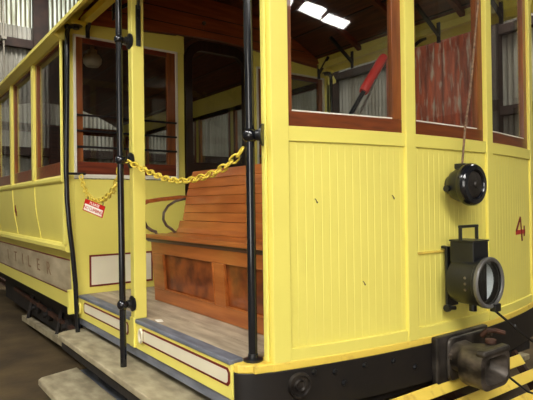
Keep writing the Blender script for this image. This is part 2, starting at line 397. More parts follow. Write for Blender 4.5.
# --- bumper beam wrapped round the corner
path = [(-.075, .012), (-.055, -.004)]
path = [(-.075, .014), (-.06, .006), (-.035, .012), (-.008, .04), (.022, .09)] + [(fx(y) + .018, y) for y in [.15 + .1 * i for i in range(24)] if y < W2 - .15]
path += [(p[0], W2 - p[1]) for p in [(.022, .09), (-.008, .04), (-.035, .012), (-.06, .006), (-.075, .014)]]
n = len(path); ctr = Vector((-.4, CY))
ipath = []
for i, p in enumerate(path):
    a = Vector(path[max(i - 1, 0)]); b = Vector(path[min(i + 1, n - 1)]); d = (b - a).normalized(); ipath.append((p[0] - d.y * .05, p[1] + d.x * .05))
def ribbon(P, Q, z0, z1):
    n = len(P)
    return MB().quad([(a, b, z0) for a, b in P] + [(a, b, z1) for a, b in P] + [(a, b, z0) for a, b in Q] + [(a, b, z1) for a, b in Q],
        [(i, i + 1, n + i + 1, n + i) for i in range(n - 1)] + [(2 * n + i + 1, 2 * n + i, 3 * n + i, 3 * n + i + 1) for i in range(n - 1)] +
        [(n + i, n + i + 1, 3 * n + i + 1, 3 * n + i) for i in range(n - 1)] + [(i + 1, i, 2 * n + i, 2 * n + i + 1) for i in range(n - 1)] +
        [(0, n, 3 * n, 2 * n), (n - 1, 3 * n - 1, 4 * n - 1, 2 * n - 1)])
bumper = ribbon(path, ipath, .505, .700).build('bumper_beam', BUMP, car, smooth=True, bevel=.006)
# yellow sill cap on top of the beam at the corner and along the front
inner = [(-.4, .03)] + [(-.13, .05)]
cap = [(p[0] - .004, p[1]) for p in path]
mb = MB()
capv = [(a, b) for a, b in path] + [(-.075, W2 - .3), (-.075, .3)]
mb.prism([(a * .99, b) for a, b in path], 'z', .700, .738)
mb.build('bumper_cap', YEL2, car, bevel=.006)
yy = .266; x = fx(yy) + .018
ro = MB().lathe([(.0, .004), (.018, .006), (.024, .014), (.03, .006), (.043, .006), (.048, .018), (.056, .018), (.06, .0), (.06, -.01), (0, -.01)], (x, yy, .627), (1, -.2, 0)).build('socket_ring', IRON, bumper, smooth=True)
for (y, z) in ((.34, .675), (.45, .66), (.50, .60), (.62, .665), (.80, .655), (.95, .60), (1.72, .66), (2.0, .64)):
    MB().lathe([(0, .012), (.011, .010), (.015, .0), (.015, -.01)], (fx(y) + .018, y, z), (1, 0, 0), 8).build('bolt', BLACK, bumper, smooth=True)

# --- coupler in the middle of the bumper
xc = fx(CY) + .018
cpl = MB().box(xc - .01, xc + .03, 1.075, 1.56, .485, .735).build('coupler', IRON, car, bevel=.01)
mb = MB(); pts = []
for (cy, cz, a0) in ((1.49, .685, 0), (1.19, .685, 90), (1.19, .535, 180), (1.49, .535, 270)):
    for k in range(5):
        a = math.radians(a0 + 22.5 * k); pts.append((cy + .045 * math.cos(a), cz + .04 * math.sin(a)))
mb.prism(pts, 'x', xc + .03, xc + .055); mb.build('mounting_plate', IRON, cpl, bevel=.012)
def rr(cy, cz, w, h, r, n=6):
    o = []
    for (sy, sz, a0) in ((1, 1, 0), (-1, 1, 90), (-1, -1, 180), (1, -1, 270)):
        for k in range(n + 1):
            a = math.radians(a0 + 90 * k / n); o.append((cy + sy * (w / 2 - r) + r * math.cos(a), cz + sz * (h / 2 - r) + r * math.sin(a)))
    return o
JY, JZ = 1.225, .604
secs = [(xc + .05, rr(JY + .02, JZ + .02, .19, .15, .06)), (xc + .10, rr(JY + .01, JZ + .015, .18, .145, .06)), (xc + .13, rr(JY, JZ, .24, .18, .065)), (xc + .16, rr(JY, JZ, .262, .188, .065)), (xc + .25, rr(JY, JZ, .268, .19, .065)), (xc + .265, rr(JY, JZ, .27, .194, .065)),
        (xc + .27, rr(JY, JZ - .004, .215, .135, .05)), (xc + .23, rr(JY, JZ, .19, .105, .045)), (xc + .19, rr(JY, JZ, .15, .075, .034))]
mb = MB(); rings = [[mb.bm.verts.new((X, a, b)) for a, b in sc] for X, sc in secs]
for A, B in zip(rings[:-1], rings[1:]):
    m_ = len(A)
    for j in range(m_): mb.bm.faces.new((A[j], A[(j + 1) % m_], B[(j + 1) % m_], B[j]))
mb.bm.faces.new(rings[0]); mb.bm.faces.new(rings[-1])
jaw = mb.build('coupler_jaw', JAWM, cpl, smooth=True, ang=50)
MB().box(xc + .225, xc + .28, JY - .122, JY + .122, JZ + .074, JZ + .106).build('jaw_lip', IRON, jaw, bevel=.014)
MB().tube([(xc + .19, JY + .085, JZ + .065), (xc + .19, JY + .085, JZ + .11)], .016).lathe([(0, .025), (.028, .02), (.028, 0), (0, 0)], (xc + .19, JY + .085, JZ + .10), n=12).build('coupling_pin', RUST, jaw, smooth=True)
for (y, z) in ((1.165, .635), (1.50, .70), (1.47, .53)):
    MB().lathe([(0, .035), (.012, .035), (.012, .016), (.024, .016), (.024, 0), (0, 0)], (xc + .05, y, z), (1, 0, 0), 6).build('bolt', STEEL, cpl, smooth=True, ang=30)
MB().tube([(xc + .07, 1.42, .70), (xc + .10, 1.43, .735), (xc + .13, 1.46, .735), (xc + .16, 1.50, .72)], .014, 8).build('release_handle', RUST, cpl, smooth=True)

# --- slatted lifeguard below the bumper
guard = MB().box(.06, .10, .35, 2.29, .44, .50).build('lifeguard', UNDER, car)
for y in (.5, 1.30, 2.06):
    MB().bar((.10, y, .46), (.34, y, .13), .05, .03, up=(0, 1, 0)).build('guard_bracket', RUST, guard)
for k, (X, z, a, b) in enumerate(((.235, .468, .30, 1.92), (.285, .378, .25, 2.16), (.335, .285, .2, 2.36))):
    ca, sa = math.cos(math.radians(55)), math.sin(math.radians(55)); w = .031; t = .011
    # inclined plank: its wide face looks up and forward
    dv = (ca * w, -sa * w); nv = (sa * t, ca * t)
    poly = [(X - dv[0] - nv[0], z - dv[1] - nv[1]), (X + dv[0] - nv[0], z + dv[1] - nv[1]), (X + dv[0] + nv[0], z + dv[1] + nv[1]), (X - dv[0] + nv[0], z - dv[1] + nv[1])]
    MB().prism(poly, 'y', a, b).build('guard_slat', YEL2, guard, bevel=.004)

# --- platform floor, riser and nosing
mb = MB()
nb = 16
for i in range(nb):
    y0 = .07 + (W2 - .14) * i / nb; y1 = .07 + (W2 - .14) * (i + 1) / nb - .004
    mb.box(-2.29, -.08, y0, y1, .71, .75)
mb.box(-2.29, -.08, .07, W2 - .07, .68, .715)
mb.build('platform_floor', DECK, car)
for s in (0, 1):
    g = (lambda v: v) if s == 0 else (lambda v: W2 - v)
    def sb(mb, x0, x1, y0, y1, z0, z1): a, b = sorted((g(y0), g(y1))); return mb.box(x0, x1, a, b, z0, z1)
    sb(MB(), -2.28, -.08, -.004, .07, .728, .752).build('step_nosing', NOSE, car, bevel=.006)
    ris = sb(MB(), -2.30, -.07, .002, .04, .575, .73).build('platform_riser', YEL, car, bevel=.003)
    for (x0, x1) in ((-2.16, -1.27), (-1.06, -.085)):
        z0, z1, c = .630, .712, .018
        oct8 = lambda x0, x1, z0, z1, c: [(x0 + c, z0), (x1 - c, z0), (x1, z0 + c), (x1, z1 - c), (x1 - c, z1), (x0 + c, z1), (x0, z1 - c), (x0, z0 + c)]
        a, b = sorted((g(.004), g(-.0005))); MB().prism(oct8(x0, x1, z0, z1, c), 'y', a, b).build('lining', MAROON, ris)
        a, b = sorted((g(.002), g(-.002))); MB().prism(oct8(x0 + .016, x1 - .016, z0 + .011, z1 - .011, .012), 'y', a, b).build('riser_panel', CREAM, ris)
    sb(MB(), -2.3, -.07, .012, .05, .52, .576).build('riser_base', NOSE, ris)
    sb(MB(), -1.215, -1.15, -.012, .002, .58, .76).build('post_foot', YEL, ris, bevel=.003)
    if s == 0:
        for xx, zz in ((-1.05, .672), (-2.225, .655)):
            MB().tube([(xx + .022 * math.cos(t), -.012, zz + .038 * math.sin(t)) for t in [2 * PI * i / 16 for i in range(16)]], .008, 8, True).build('ring_handle', CREAM if zz > .66 else YEL, ris, smooth=True)

# --- running board and lower step, both sides
for s in (0, 1):
    g = (lambda v: v) if s == 0 else (lambda v: W2 - v)
    def sb(mb, x0, x1, y0, y1, z0, z1): a, b = sorted((g(y0), g(y1))); return mb.box(x0, x1, a, b, z0, z1)
    z = .47
    pts = [(-.15, .10), (-.15, -.165)] + [(-2.26, -.165), (-2.31, -.15), (-2.345, -.11), (-2.36, -.05), (-2.36, .10)]
    mb = MB(); mb.prism([(a, g(b)) for a, b in pts], 'z', z - .04, z)
    rb = mb.build('running_board', TREAD, car, bevel=.008)
    sb(MB(), -2.22, -.2, -.150, -.125, z - .10, z - .04).build('edge_beam', UNDER, rb)
    for xx in (-2.05, -1.62, -1.15, -.7, -.3):
        y0, y1 = g(-.12), g(.16)
        MB().bar((xx, y0, .40), (xx + .02, y1, .15), .06, .025).bar((xx - .02, y0, .42), (xx - .02, g(.3), .42), .05, .04).build('step_bracket', IRON, rb)
    st = MB(); st.prism([(a, g(b)) for a, b in ((-.25, -.34), (-2.13, -.34), (-2.17, -.31), (-2.25, -.03), (-.25, -.03))], 'z', .155, .2)
    st = st.build('lower_step', TREAD, car, bevel=.008)
    sb(MB(), -2.2, -.3, -.024, .11, .15, .19).build('step_back_board', NOSE, st, bevel=.004)
    for xx in (-1.9, -1.1, -.4):
        MB().bar((xx, g(-.2), .155), (xx, g(.28), .12), .05, .03).bar((xx, g(.2), .13), (xx, g(.26), .46), .05, .03).build('step_hanger', UNDER, st)

# --- side posts of the open platform, header beams, grab poles
def dup(o, parent=None):
    c = o.copy(); COL.objects.link(c)
    if parent: c.parent = parent
    for ch in list(o.children): dup(ch, c)
    return c
XP = -1.18
for s in (0, 1):
    g = (lambda v: v) if s == 0 else (lambda v: W2 - v)
    def sb(mb, x0, x1, y0, y1, z0, z1): a, b = sorted((g(y0), g(y1))); return mb.box(x0, x1, a, b, z0, z1)
    sp = sb(MB(), XP - .03, XP + .03, -.006, .075, .752, 2.94).build('side_post', YEL, car, bevel=.006)
    bk = sb(MB(), XP + .030, XP + .040, .022, .05, 2.43, 2.68)
    arc = [(XP + .035 + .22 * (1 - math.cos(t)), g(.036), 2.66 + .22 * math.sin(t)) for t in [PI / 2 * i / 8 for i in range(9)]]
    for p, q in zip(arc[:-1], arc[1:]): bk.bar(p, q, .028, .012, up=(0, 1, 0))
    for zz in (2.47, 2.60): bk.lathe([(0, .008), (.008, .006), (.008, 0)], (XP + .04, g(.036), zz), (1, 0, 0), 8)
    bk.build('post_bracket', BLACK, sp)
    hb = sb(MB(), -2.28, .0, .035, .095, 2.885, 2.94).build('header_beam', YEL, car, bevel=.004)
    for xx, sg in ((-2.27, 1), (-1.75, 1), (-.75, -1), (-.2, -1)):
        if xx == -2.27:
            br = MB().bar((-2.262, g(.085), 2.78), (-2.262, g(.085), 2.93), .03, .014, up=(1, 0, 0))
            br.bar((-2.255, g(.085), 2.84), (-2.11, g(.085), 2.985), .022, .022).lathe([(0, .02), (.014, .02), (.014, -.01), (0, -.01)], (-2.262, g(.085), 2.85), (1, 0, 0), 10)
        else:
            br = MB().bar((xx, g(.10), 2.84), (xx, g(.40), 3.04), .025, .025).bar((xx, g(.105), 2.78), (xx, g(.105), 2.95), .03, .012, up=(0, 1, 0))
        br.build('roof_bracket', BLACK, hb)

    # grab poles: pipe, joints and flanges
    def pole(pts, r, flanges, balls, arms):
        p = MB().tube([(a, g(b), c) for a, b, c in pts], r, 14).build('grab_pole', BLACKG, car, smooth=True)
        for (c, ax, rad) in flanges:
            ax = (ax[0], ax[1] if s == 0 else -ax[1], ax[2])
            MB().lathe([(0, -.004), (rad, -.004), (rad, .006), (rad * .55, .012), (rad * .5, .03), (0, .03)], (c[0], g(c[1]), c[2]), ax, 18).build('pole_flange', BLACK, p, smooth=True)
        for (c, rad) in balls:
            mb = MB(); bmesh.ops.create_uvsphere(mb.bm, u_segments=16, v_segments=10, radius=rad)
            for v in mb.bm.verts: v.co += Vector((c[0], g(c[1]), c[2]))
            mb.build('pole_joint', BLACKG, p, smooth=True)
        for (a, b, rad) in arms:
            MB().tube([(a[0], g(a[1]), a[2]), (b[0], g(b[1]), b[2])], rad, 12).build('pole_arm', BLACK, p, smooth=True)
        return p
    ap = [(XP, -.074, 3.0), (XP, -.074, 2.3), (XP, -.073, 1.7), (XP, -.070, .84), (XP, -.068, .47)]
    pole(ap, .0195, [((XP, -.006, zz), (0, -1, 0), .048) for zz in (2.46, 1.725, .845)],
         [((XP, -.074, 2.46), .030), ((XP, -.073, 1.725), .032), ((XP, -.070, .845), .034)],
         [((XP, -.073, zz), (XP, -.008, zz), .018) for zz in (2.46, 1.725, .845)])
    pole([(-.045, .082, 2.98), (-.045, .082, 1.757), (-.075, .082, .74)] if 0 else [(-.035, .085, 2.98), (-.035, .092, 1.757), (-.05, .104, .738)], .021,
         [((-.05, .104, .742), (0, 0, 1), .045), ((.012, .131, 1.757), (-.6, -.45, 0), .05)],
         [((-.035, .092, 1.757), .036)], [((-.035, .092, 1.757), (.01, .13, 1.757), .02)])
    xq = -2.245
    pole([(xq + .0, -.02, 2.85), (xq, -.05, 2.845), (xq, -.070, 2.83), (xq, -.078, 2.79), (xq, -.084, 2.3), (xq, -.096, 1.72), (xq, -.092, 1.5), (xq, -.078, 1.3), (xq, -.056, 1.1), (xq, -.036, .85), (xq, -.022, .47)], .0185,
         [((xq, -.01, 2.86), (0, 0, -1), .05)], [((xq, -.074, 2.835), .025)], [((xq, -.096, 1.70), (xq, .05, 1.70), .01)])
    sb(MB(), xq - .045, xq + .055, -.065, .05, 2.855, 2.885).build('flange_block', YEL, car)

# --- bulkhead between platform and saloon
XK = -2.30
bmb = MB()
def slabx(x0, x1, y0, y1, z0, z1, mb=None): return (mb or MB()).box(x0, x1, y0, y1, z0, z1)
bulk = MB().box(XK - .05, XK - .012, -.07, W2 + .07, .60, .79).build('bulkhead', YEL, car, bevel=.003)
for s in (0, 1):
    g = (lambda v: v) if s == 0 else (lambda v: W2 - v)
    MB().prism([(g(y), z) for y, z in ((-.03, .60), (.955, .60), (.955, 1.662), (-.02, 1.662), (-.02, 1.15), (-.05, 1.15))], 'x', XK - .05, XK).build('lower_panel', YEL, bulk, bevel=.003)
    a, b = sorted((g(-.105), g(-.02))); MB().box(XK - .05, XK, a, b, 1.15, 2.80).build('stile', YEL, bulk, bevel=.003)
    a, b = sorted((g(.885), g(.955))); MB().box(XK - .05, XK, a, b, 1.66, 2.96).build('stile', YEL, bulk, bevel=.003)
def hdr(y0, y1):
    mb = MB(); mb.quad([(x, y, z) for x in (XK - .05, XK + .006) for (y, z) in ((y0, 2.80), (y1, 2.80), (y1, 2.955 if y1 < 1.3 else 2.885), (y0, 2.885 if y1 < 1.3 else 2.955))],
                       [(0, 1, 2, 3), (7, 6, 5, 4), (0, 4, 5, 1), (1, 5, 6, 2), (2, 6, 7, 3), (3, 7, 4, 0)]); return mb
hdr(-.105, .955).build('window_header', YEL, bulk); hdr(W2 - .955, W2 + .105).build('window_header', YEL, bulk)
# varnished panel above, cut to the arch of the roof
N = 28
mb = MB()
lowz = lambda y: 2.87 + .12 * (1 - abs((y - CY) / 1.42) ** 1.6)
vs = []; 
for x in (XK - .045, XK - .002):
    for i in range(N + 1):
        y = -.08 + (W2 + .16) * i / N; vs += [(x, y, lowz(y)), (x, y, roofz(y) - .005)]
m_ = 2 * (N + 1)
fs = []
for i in range(N):
    a = 2 * i; fs += [(a, a + 2, a + 3, a + 1), (m_ + a, m_ + a + 1, m_ + a + 3, m_ + a + 2), (a + 1, a + 3, m_ + a + 3, m_ + a + 1), (a, m_ + a, m_ + a + 2, a + 2)]
fs += [(0, 1, m_ + 1, m_), (2 * N, m_ + 2 * N, m_ + 2 * N + 1, 2 * N + 1)]
mb.quad(vs, fs).build('arch_panel', ARCHW, bulk)
for zz in (3.05, 3.18):
    MB().box(XK - .004, XK + .003, .25, W2 - .25, zz, zz + .006).build('board_joint', DARKW, bulk)
MB().lathe([(0, .02), (.015, .018), (.02, 0)], (XK, 1.165, 3.12), (1, 0, 0), 10).build('brass_knob', STEEL, bulk, smooth=True)
for s in (0, 1):
    g = (lambda v: v) if s == 0 else (lambda v: W2 - v)
    def sb(x0, x1, y0, y1, z0, z1, mb=None): a, b = sorted((g(y0), g(y1))); return (mb or MB()).box(x0, x1, a, b, z0, z1)
    fr = sb(XK - .04, XK - .005, .0, .87, 1.70, 1.80).build('bulkhead_window', MAHOG, bulk, bevel=.003)
    sb(XK - .04, XK - .005, .0, .055, 1.8, 2.80).build('stile', OAK, fr, bevel=.003)
    sb(XK - .04, XK - .005, .79, .87, 1.8, 2.80).build('stile', OAK, fr, bevel=.003)
    sb(XK - .04, XK - .005, .055, .79, 2.75, 2.80).build('sash_head', MAHOG, fr, bevel=.003)
    sb(XK - .026, XK - .021, .05, .80, 1.795, 2.755).build('pane', GLASS, fr)
    for zz in (2.17, 2.045, 1.918):
        MB().tube([(XK + .008, g(.0), zz), (XK + .008, g(.87), zz + .04 * 0)], .009, 8).build('guard_bar', BLACK, fr, smooth=True)
    wb = MB(); sb(XK - .01, XK + .012, -.02, .885, 1.668, 1.70, wb); sb(XK - .01, XK + .012, -.02, .0, 1.70, 2.80, wb); sb(XK - .01, XK + .012, .868, .887, 1.70, 2.80, wb); sb(XK - .01, XK + .012, -.02, .887, 2.79, 2.806, wb)
    wb.build('white_bead', WHITE, bulk, bevel=.002)
    sb(XK - .002, XK + .004, .09, .63, .80, 1.055).build('lining', MAROON, bulk)
    sb(XK, XK + .007, .105, .615, .815, 1.04).build('cream_panel', CREAM, bulk)
# dark door with rounded top
def arch(y0, y1, z0, z1, r, n=8):
    o = [(y0, z0), (y1, z0)]
    for k in range(n + 1):
        a = PI / 2 * k / n; o.append((y1 - r + r * math.cos(a), z1 - r + r * math.sin(a)))
    for k in range(n + 1):
        a = PI / 2 + PI / 2 * k / n; o.append((y0 + r + r * math.cos(a), z1 - r + r * math.sin(a)))
    return o
A = arch(.965, W2 - .965, .75, 2.955, .2); B = arch(1.035, W2 - 1.035, 1.83, 2.86, .12)
def framed(A, B, x0, x1):
    n = len(A); mb = MB()
    mb.quad([(x0, *p) for p in A] + [(x0, *p) for p in B] + [(x1, *p) for p in A] + [(x1, *p) for p in B],
            [(i, (i + 1) % n, n + (i + 1) % n, n + i) for i in range(n)] + [(2 * n + i, 3 * n + i, 3 * n + (i + 1) % n, 2 * n + (i + 1) % n) for i in range(n)] +
            [(i, 2 * n + i, 2 * n + (i + 1) % n, (i + 1) % n) for i in range(n)] + [(n + i, n + (i + 1) % n, 3 * n + (i + 1) % n, 3 * n + i) for i in range(n)])
    return mb
dr = framed(A, B, XK - .05, XK + .012).build('saloon_door', DARKW, bulk, bevel=.004)
MB().prism(B, 'x', XK - .022, XK - .017).build('pane', GLASS, dr)
MB().tube([(XK + .01, 1.62, 1.70), (XK + .05, 1.62, 1.70), (XK + .05, 1.54, 1.70)], .01, 8).build('door_handle', STEEL, dr, smooth=True)

# --- saloon sides
XE = -8.2
NW = 6; pitch = .985
for s in (0, 1):
    g = (lambda v: v) if s == 0 else (lambda v: W2 - v)
    prof = [(-.105, 1.66), (-.103, 1.55), (-.096, 1.44), (-.082, 1.33), (-.064, 1.23), (-.052, 1.15), (-.052, 1.09), (-.03, 1.05), (-.022, .95), (-.012, .75), (-.004, .61)]
    poly = prof + [(b + .03, z) for b, z in prof[::-1]]
    sp = MB().prism([(g(a), z) for a, z in poly], 'x', XE, XK - .02).build('saloon_side', YEL, car, smooth=True, ang=35)
    led = MB().prism([(g(a), z) for a, z in [(-.045, 1.155), (-.070, 1.152), (-.092, 1.130), (-.092, 1.100), (-.078, 1.088), (-.03, 1.085)]], 'x', XE, XK + .0).build('side_ledge', YEL, sp, smooth=True, ang=35)
    MB().prism([(g(a), z) for a, z in [(-.06, 1.625), (-.115, 1.635), (-.125, 1.65), (-.125, 1.672), (-.085, 1.70), (-.06, 1.70)]], 'x', XE, XK + .004).build('side_sill', YEL, sp, bevel=.003)
    # cream letter board with maroon lines
    def off(z): return -.004 + (z - .61) * (-.026 / .44) * 1.0
    bd = lambda z0, z1, d: [(g(off(z0) - d), z0), (g(off(z1) - d), z1), (g(off(z1) + .004), z1), (g(off(z0) + .004), z0)]
    MB().prism(bd(.735, 1.02, .003), 'x', XE, XK - .03).build('lining', MAROON, sp)
    lb = MB().prism(bd(.748, 1.008, .006), 'x', XE, XK - .045).build('letter_board', DCREAM, sp)
    if s == 0:
        for i, ch in enumerate('ITILER'):
            xx = (-4.92, -4.50, -4.14, -3.84, -3.46, -3.08)[i]
            text_mesh(ch, .165, 'letter', LETTER, sp, (xx, off(.885) - .008, .885), (1, 0, 0), (0, -.06, 1), (0, -1, 0), .001, sx=1.5)
        text_mesh('4', .17, 'side_number', MAROON, sp, (-4.12, -.095, 1.40), (1, 0, 0), (0, -.13, 1), (0, -1, -.1), .004, sx=.8)
    for i in range(NW + 1):
        x0 = XK - .065 - pitch * i if i else XK - .05
        if i: x1 = x0 + .115; x0 = XK - .87 - pitch * (i - 1) - .105; x1 = x0 + .075
        else: x1 = XK - .0; x0 = XK - .014
        q = MB(); a, b = sorted((g(-.12), g(-.06))); q.box(x0, x1, a, b, 1.68, 2.80).build('window_post', YEL, sp, bevel=.004)
        if i:
            strip = [(bb - .006, z) for bb, z in prof[:6]] + [(bb + .004, z) for bb, z in prof[:6][::-1]]
            MB().prism([(g(a_), z) for a_, z in strip], 'x', x0 + .02, x0 + .055).build('rib', YEL, sp, smooth=True, ang=35)
    for i in range(NW):
        x1 = XK - .016 - pitch * i; x0 = XK - .87 - pitch * i - .03
        if i: x1 = XK - .87 - pitch * (i - 1) - .105
        if x0 < XE: break
        def sb(x0, x1, y0, y1, z0, z1): a, b = sorted((g(y0), g(y1))); return MB().box(x0, x1, a, b, z0, z1)
        fr = sb(x0, x1, -.095, -.06, 1.695, 1.80).build('side_window', OAKH, sp, bevel=.003)
        sb(x0, x0 + .055, -.095, -.06, 1.80, 2.80).build('stile', OAK, fr); sb(x1 - .055, x1, -.095, -.06, 1.80, 2.80).build('stile', OAK, fr)
        sb(x0 + .055, x1 - .055, -.095, -.06, 2.73, 2.80).build('sash_head', OAKH, fr)
        sb(x0 + .05, x1 - .05, -.081, -.076, 1.795, 2.735).build('pane', GLASS, fr)
# saloon floor, rear wall and inner lining
MB().box(XE, XK - .06, .05, W2 - .05, .68, .74).build('saloon_floor', DECK, car)
MB().box(XE - .05, XE, -.06, W2 + .06, .60, 1.70).box(XE - .05, XE, -.1, .15, 1.70, 2.85).box(XE - .05, XE, W2 - .15, W2 + .1, 1.70, 2.85).box(XE - .05, XE, 1.0, 1.64, 1.70, 2.9).box(XE - .05, XE, -.1, W2 + .1, 2.80, 2.95).build('rear_wall', MAHOG, car)
for s in (0, 1):
    g = (lambda v: v) if s == 0 else (lambda v: W2 - v)
    a, b = sorted((g(.06), g(.50)))
    MB().box(XE + .1, XK - .3, a, b, 1.12, 1.2).box(XE + .1, XK - .3, a, b, .74, 1.1).build('saloon_seat', BENCH, car)

# --- roof
NR = 30
def roofstrip(x0, x1, t0, t1, ymin=-.05, name='roof', m=CEILW, front=None):
    vs = []; fs = []
    y1 = W2 - ymin
    for i in range(NR + 1):
        y = ymin + (y1 - ymin) * i / NR
        xx1 = x1 + (fx(y) if front else 0)
        vs += [(x0, y, roofz(y) + t0), (xx1, y, roofz(y) + t0), (xx1, y, roofz(y) + t1), (x0, y, roofz(y) + t1)]
        if i:
            a = 4 * (i - 1); b = 4 * i; fs += [(a + k, a + (k + 1) % 4, b + (k + 1) % 4, b + k) for k in range(4)]
    fs += [(3, 2, 1, 0), tuple(4 * NR + k for k in range(4))]
    return MB().quad(vs, fs).build(name, m, car)
roof = roofstrip(XE - .1, .18, .0, .03, name='ceiling_lining', m=CEILW, front=True)
roofstrip(XE - .15, .22, .031, .06, ymin=.03, name='roof_canvas', m=mat('roof_canvas', (120, 112, 96), .8), front=True)
for i in range(9):
    y = .1 + (W2 - .2) * i / 8
    MB().box(XE, .1, y - .004, y + .004, roofz(y) - .006 - abs(y - CY) * .004, roofz(y) + .002).build('ceiling_batten', DARKW, roof)
for xx in (-1.72, -1.15, -.58, -.02):
    vs = []; fs = []
    for i in range(NR + 1):
        y = .05 + (W2 - .1) * i / NR; zz = roofz(y)
        vs += [(xx, y, zz - .05), (xx + .045, y, zz - .05), (xx + .045, y, zz + .002), (xx, y, zz + .002)]
        if i:
            a = 4 * (i - 1); b = 4 * i; fs += [(a + k, a + (k + 1) % 4, b + (k + 1) % 4, b + k) for k in range(4)]
    MB().quad(vs, fs + [(3, 2, 1, 0), tuple(4 * NR + k for k in range(4))]).build('roof_hoop', MAHOG, roof)
for s in (0, 1):
    g = (lambda v: v) if s == 0 else (lambda v: W2 - v)
    ev = [(-.185, 2.806), (-.185, 2.778), (-.165, 2.768), (-.12, 2.745), (-.06, 2.742), (-.06, 2.80), (.06, 2.99), (.06, 3.02), (-.03, 2.99)]
    MB().prism([(g(a), z) for a, z in ev], 'x', XE, XK + .02).build('eave_board', YEL, car)
    ev = [(-.185, 2.806), (-.185, 2.778), (-.165, 2.776), (-.12, 2.86), (-.02, 2.96), (.06, 3.00), (.06, 3.02), (-.03, 2.99)]
    if s: ev = [(-.12, 2.90), (-.12, 2.875), (-.10, 2.872), (-.02, 2.93), (.06, 3.00), (.06, 3.02), (-.03, 2.97)]
    MB().prism([(g(a), z) for a, z in ev], 'x', XK + .02, .2).build('eave_board', YEL, car)

# --- underframe: sole bar, truck, wheels, springs, rods
uf = MB().box(XE, -.2, .12, .24, .46, .60).box(XE, -.2, W2 - .24, W2 - .12, .46, .60).build('sole_bar', UNDER, car)
tr = MB()
for y in (.36, W2 - .36): tr.box(-6.3, -3.6, y - .04, y + .04, .30, .38)
tr.box(-5.0, -4.9, .36, W2 - .36, .32, .44)
tr = tr.build('truck_frame', UNDER, car, bevel=.006)
for xx in (-5.85, -4.1):
    MB().tube([(xx, .45, .44), (xx, W2 - .45, .44)], .05).build('axle', UNDER, tr, smooth=True)
    for y, d in ((.58, 1), (W2 - .58, -1)):
        MB().lathe([(0, -.02), (.08, -.03), (.09, .0), (.27, .02), (.29, -.01), (.345, -.01), (.345, .07), (.375, .075), (.375, .10), (.1, .06), (0, .06)], (xx, y, .465), (0, d, 0), 32).build('wheel', UNDER, tr, smooth=True, ang=30)
    for y in (.36, W2 - .36):
        MB().box(xx - .1, xx + .1, y - .09, y + .07, .33, .54).build('axle_box', UNDER, tr, bevel=.02)
for xx in (-5.45, -4.5):
    for y in (.33,):
        mb = MB(); mb.tube([(xx + .06 * math.cos(t), y + .06 * math.sin(t), .36 + .1 * t / (8 * PI)) for t in [8 * PI * i / 64 for i in range(65)]], .014, 6); mb.build('spring', UNDER, tr, smooth=True)
MB().bar((-4.95, .15, .105), (-2.3, .12, .205), .06, .06).build('brake_rod', TREAD, tr)
MB().box(-3.4, -2.6, .25, .6, .22, .45).build('equipment_box', UNDER, tr, bevel=.01)
MB().box(-6.4, -2.36, .20, .24, .16, .46).build('guard_board', UNDER, tr, bevel=.004)  # dark skirt added to keep the space under the saloon black
for xx in (-2.7, -3.2, -3.9, -4.4): MB().lathe([(0, 0), (.07, 0), (.07, .04), (.03, .05), (.03, .09), (0, .09)], (xx, .20, .31), (0, -1, 0), 14).build('bearing_cap', UNDER, tr, smooth=True, ang=30)
MB().bar((-5.6, .17, .38), (-2.4, .17, .30), .03, .04).build('pull_rod', RUST, tr)
for xx in (-3.5, -2.9, -4.7):
    MB().bar((xx, .14, .13), (xx + .05, .2, .46), .05, .03).build('rod_hanger', UNDER, tr)

# --- lamp on the saloon ceiling
lampo = MB().lathe([(0, .0), (.06, .01), (.085, .04), (.09, .08), (.07, .12), (.045, .13), (.045, .17), (.02, .18), (.02, .55), (0, .55)], (-3.2, .43, 2.80), n=20)
zc = roofz(.43); lampo = lampo.build('ceiling_lamp', SHADE, smooth=True)
lampo.scale = (1, 1, 1)
for v in lampo.data.vertices:
    if v.co.z > 3.0: v.co.z = zc + .002
tag(lampo, 'round white glass lamp hanging from the dark saloon ceiling behind the bulkhead window', 'lamp')

# ================================================================== BENCH
BX0, BX1 = -1.74, -.02
bench = thing('wooden_bench', (-.9, .5, .75), 'long varnished slatted wooden bench with panelled front on the open platform', 'bench')
prof = [(.318, 1.236), (.38, 1.238), (.44, 1.236), (.50, 1.233), (.535, 1.243), (.558, 1.275), (.572, 1.33), (.583, 1.39), (.594, 1.45), (.606, 1.51), (.622, 1.57), (.641, 1.635), (.664, 1.70)]
def slat(i0, i1, x0, x1, t=.022, gap=.001):
    P = [Vector(p) for p in prof[i0:i1 + 1]]
    P[0] = P[0] + (P[1] - P[0]).normalized() * gap; P[-1] = P[-1] + (P[-2] - P[-1]).normalized() * gap
    nn = []
    for k in range(len(P)):
        d = (P[min(k + 1, len(P) - 1)] - P[max(k - 1, 0)]).normalized(); nn.append(Vector((-d.y, d.x)))
    poly = [tuple(p) for p in P] + [tuple(p - n_ * t) for p, n_ in list(zip(P, nn))[::-1]]
    return MB().prism(poly, 'x', x0, x1)
MB().prism([(.318, 1.234), (.316, 1.208), (.345, 1.206), (.37, 1.213)], 'x', BX0, BX1).build('seat_nosing', BENCH, bench, bevel=.004)
for i in range(4): slat(i, i + 1, BX0, BX1).build('seat_slat', BENCH, bench, bevel=.003)
slat(4, 6, BX0 + .07, BX1).build('seat_slat', BENCH, bench, bevel=.003)
for i in range(6, 12): slat(i, i + 1, BX0 + .115, BX1).build('back_slat', BENCH, bench, bevel=.003)
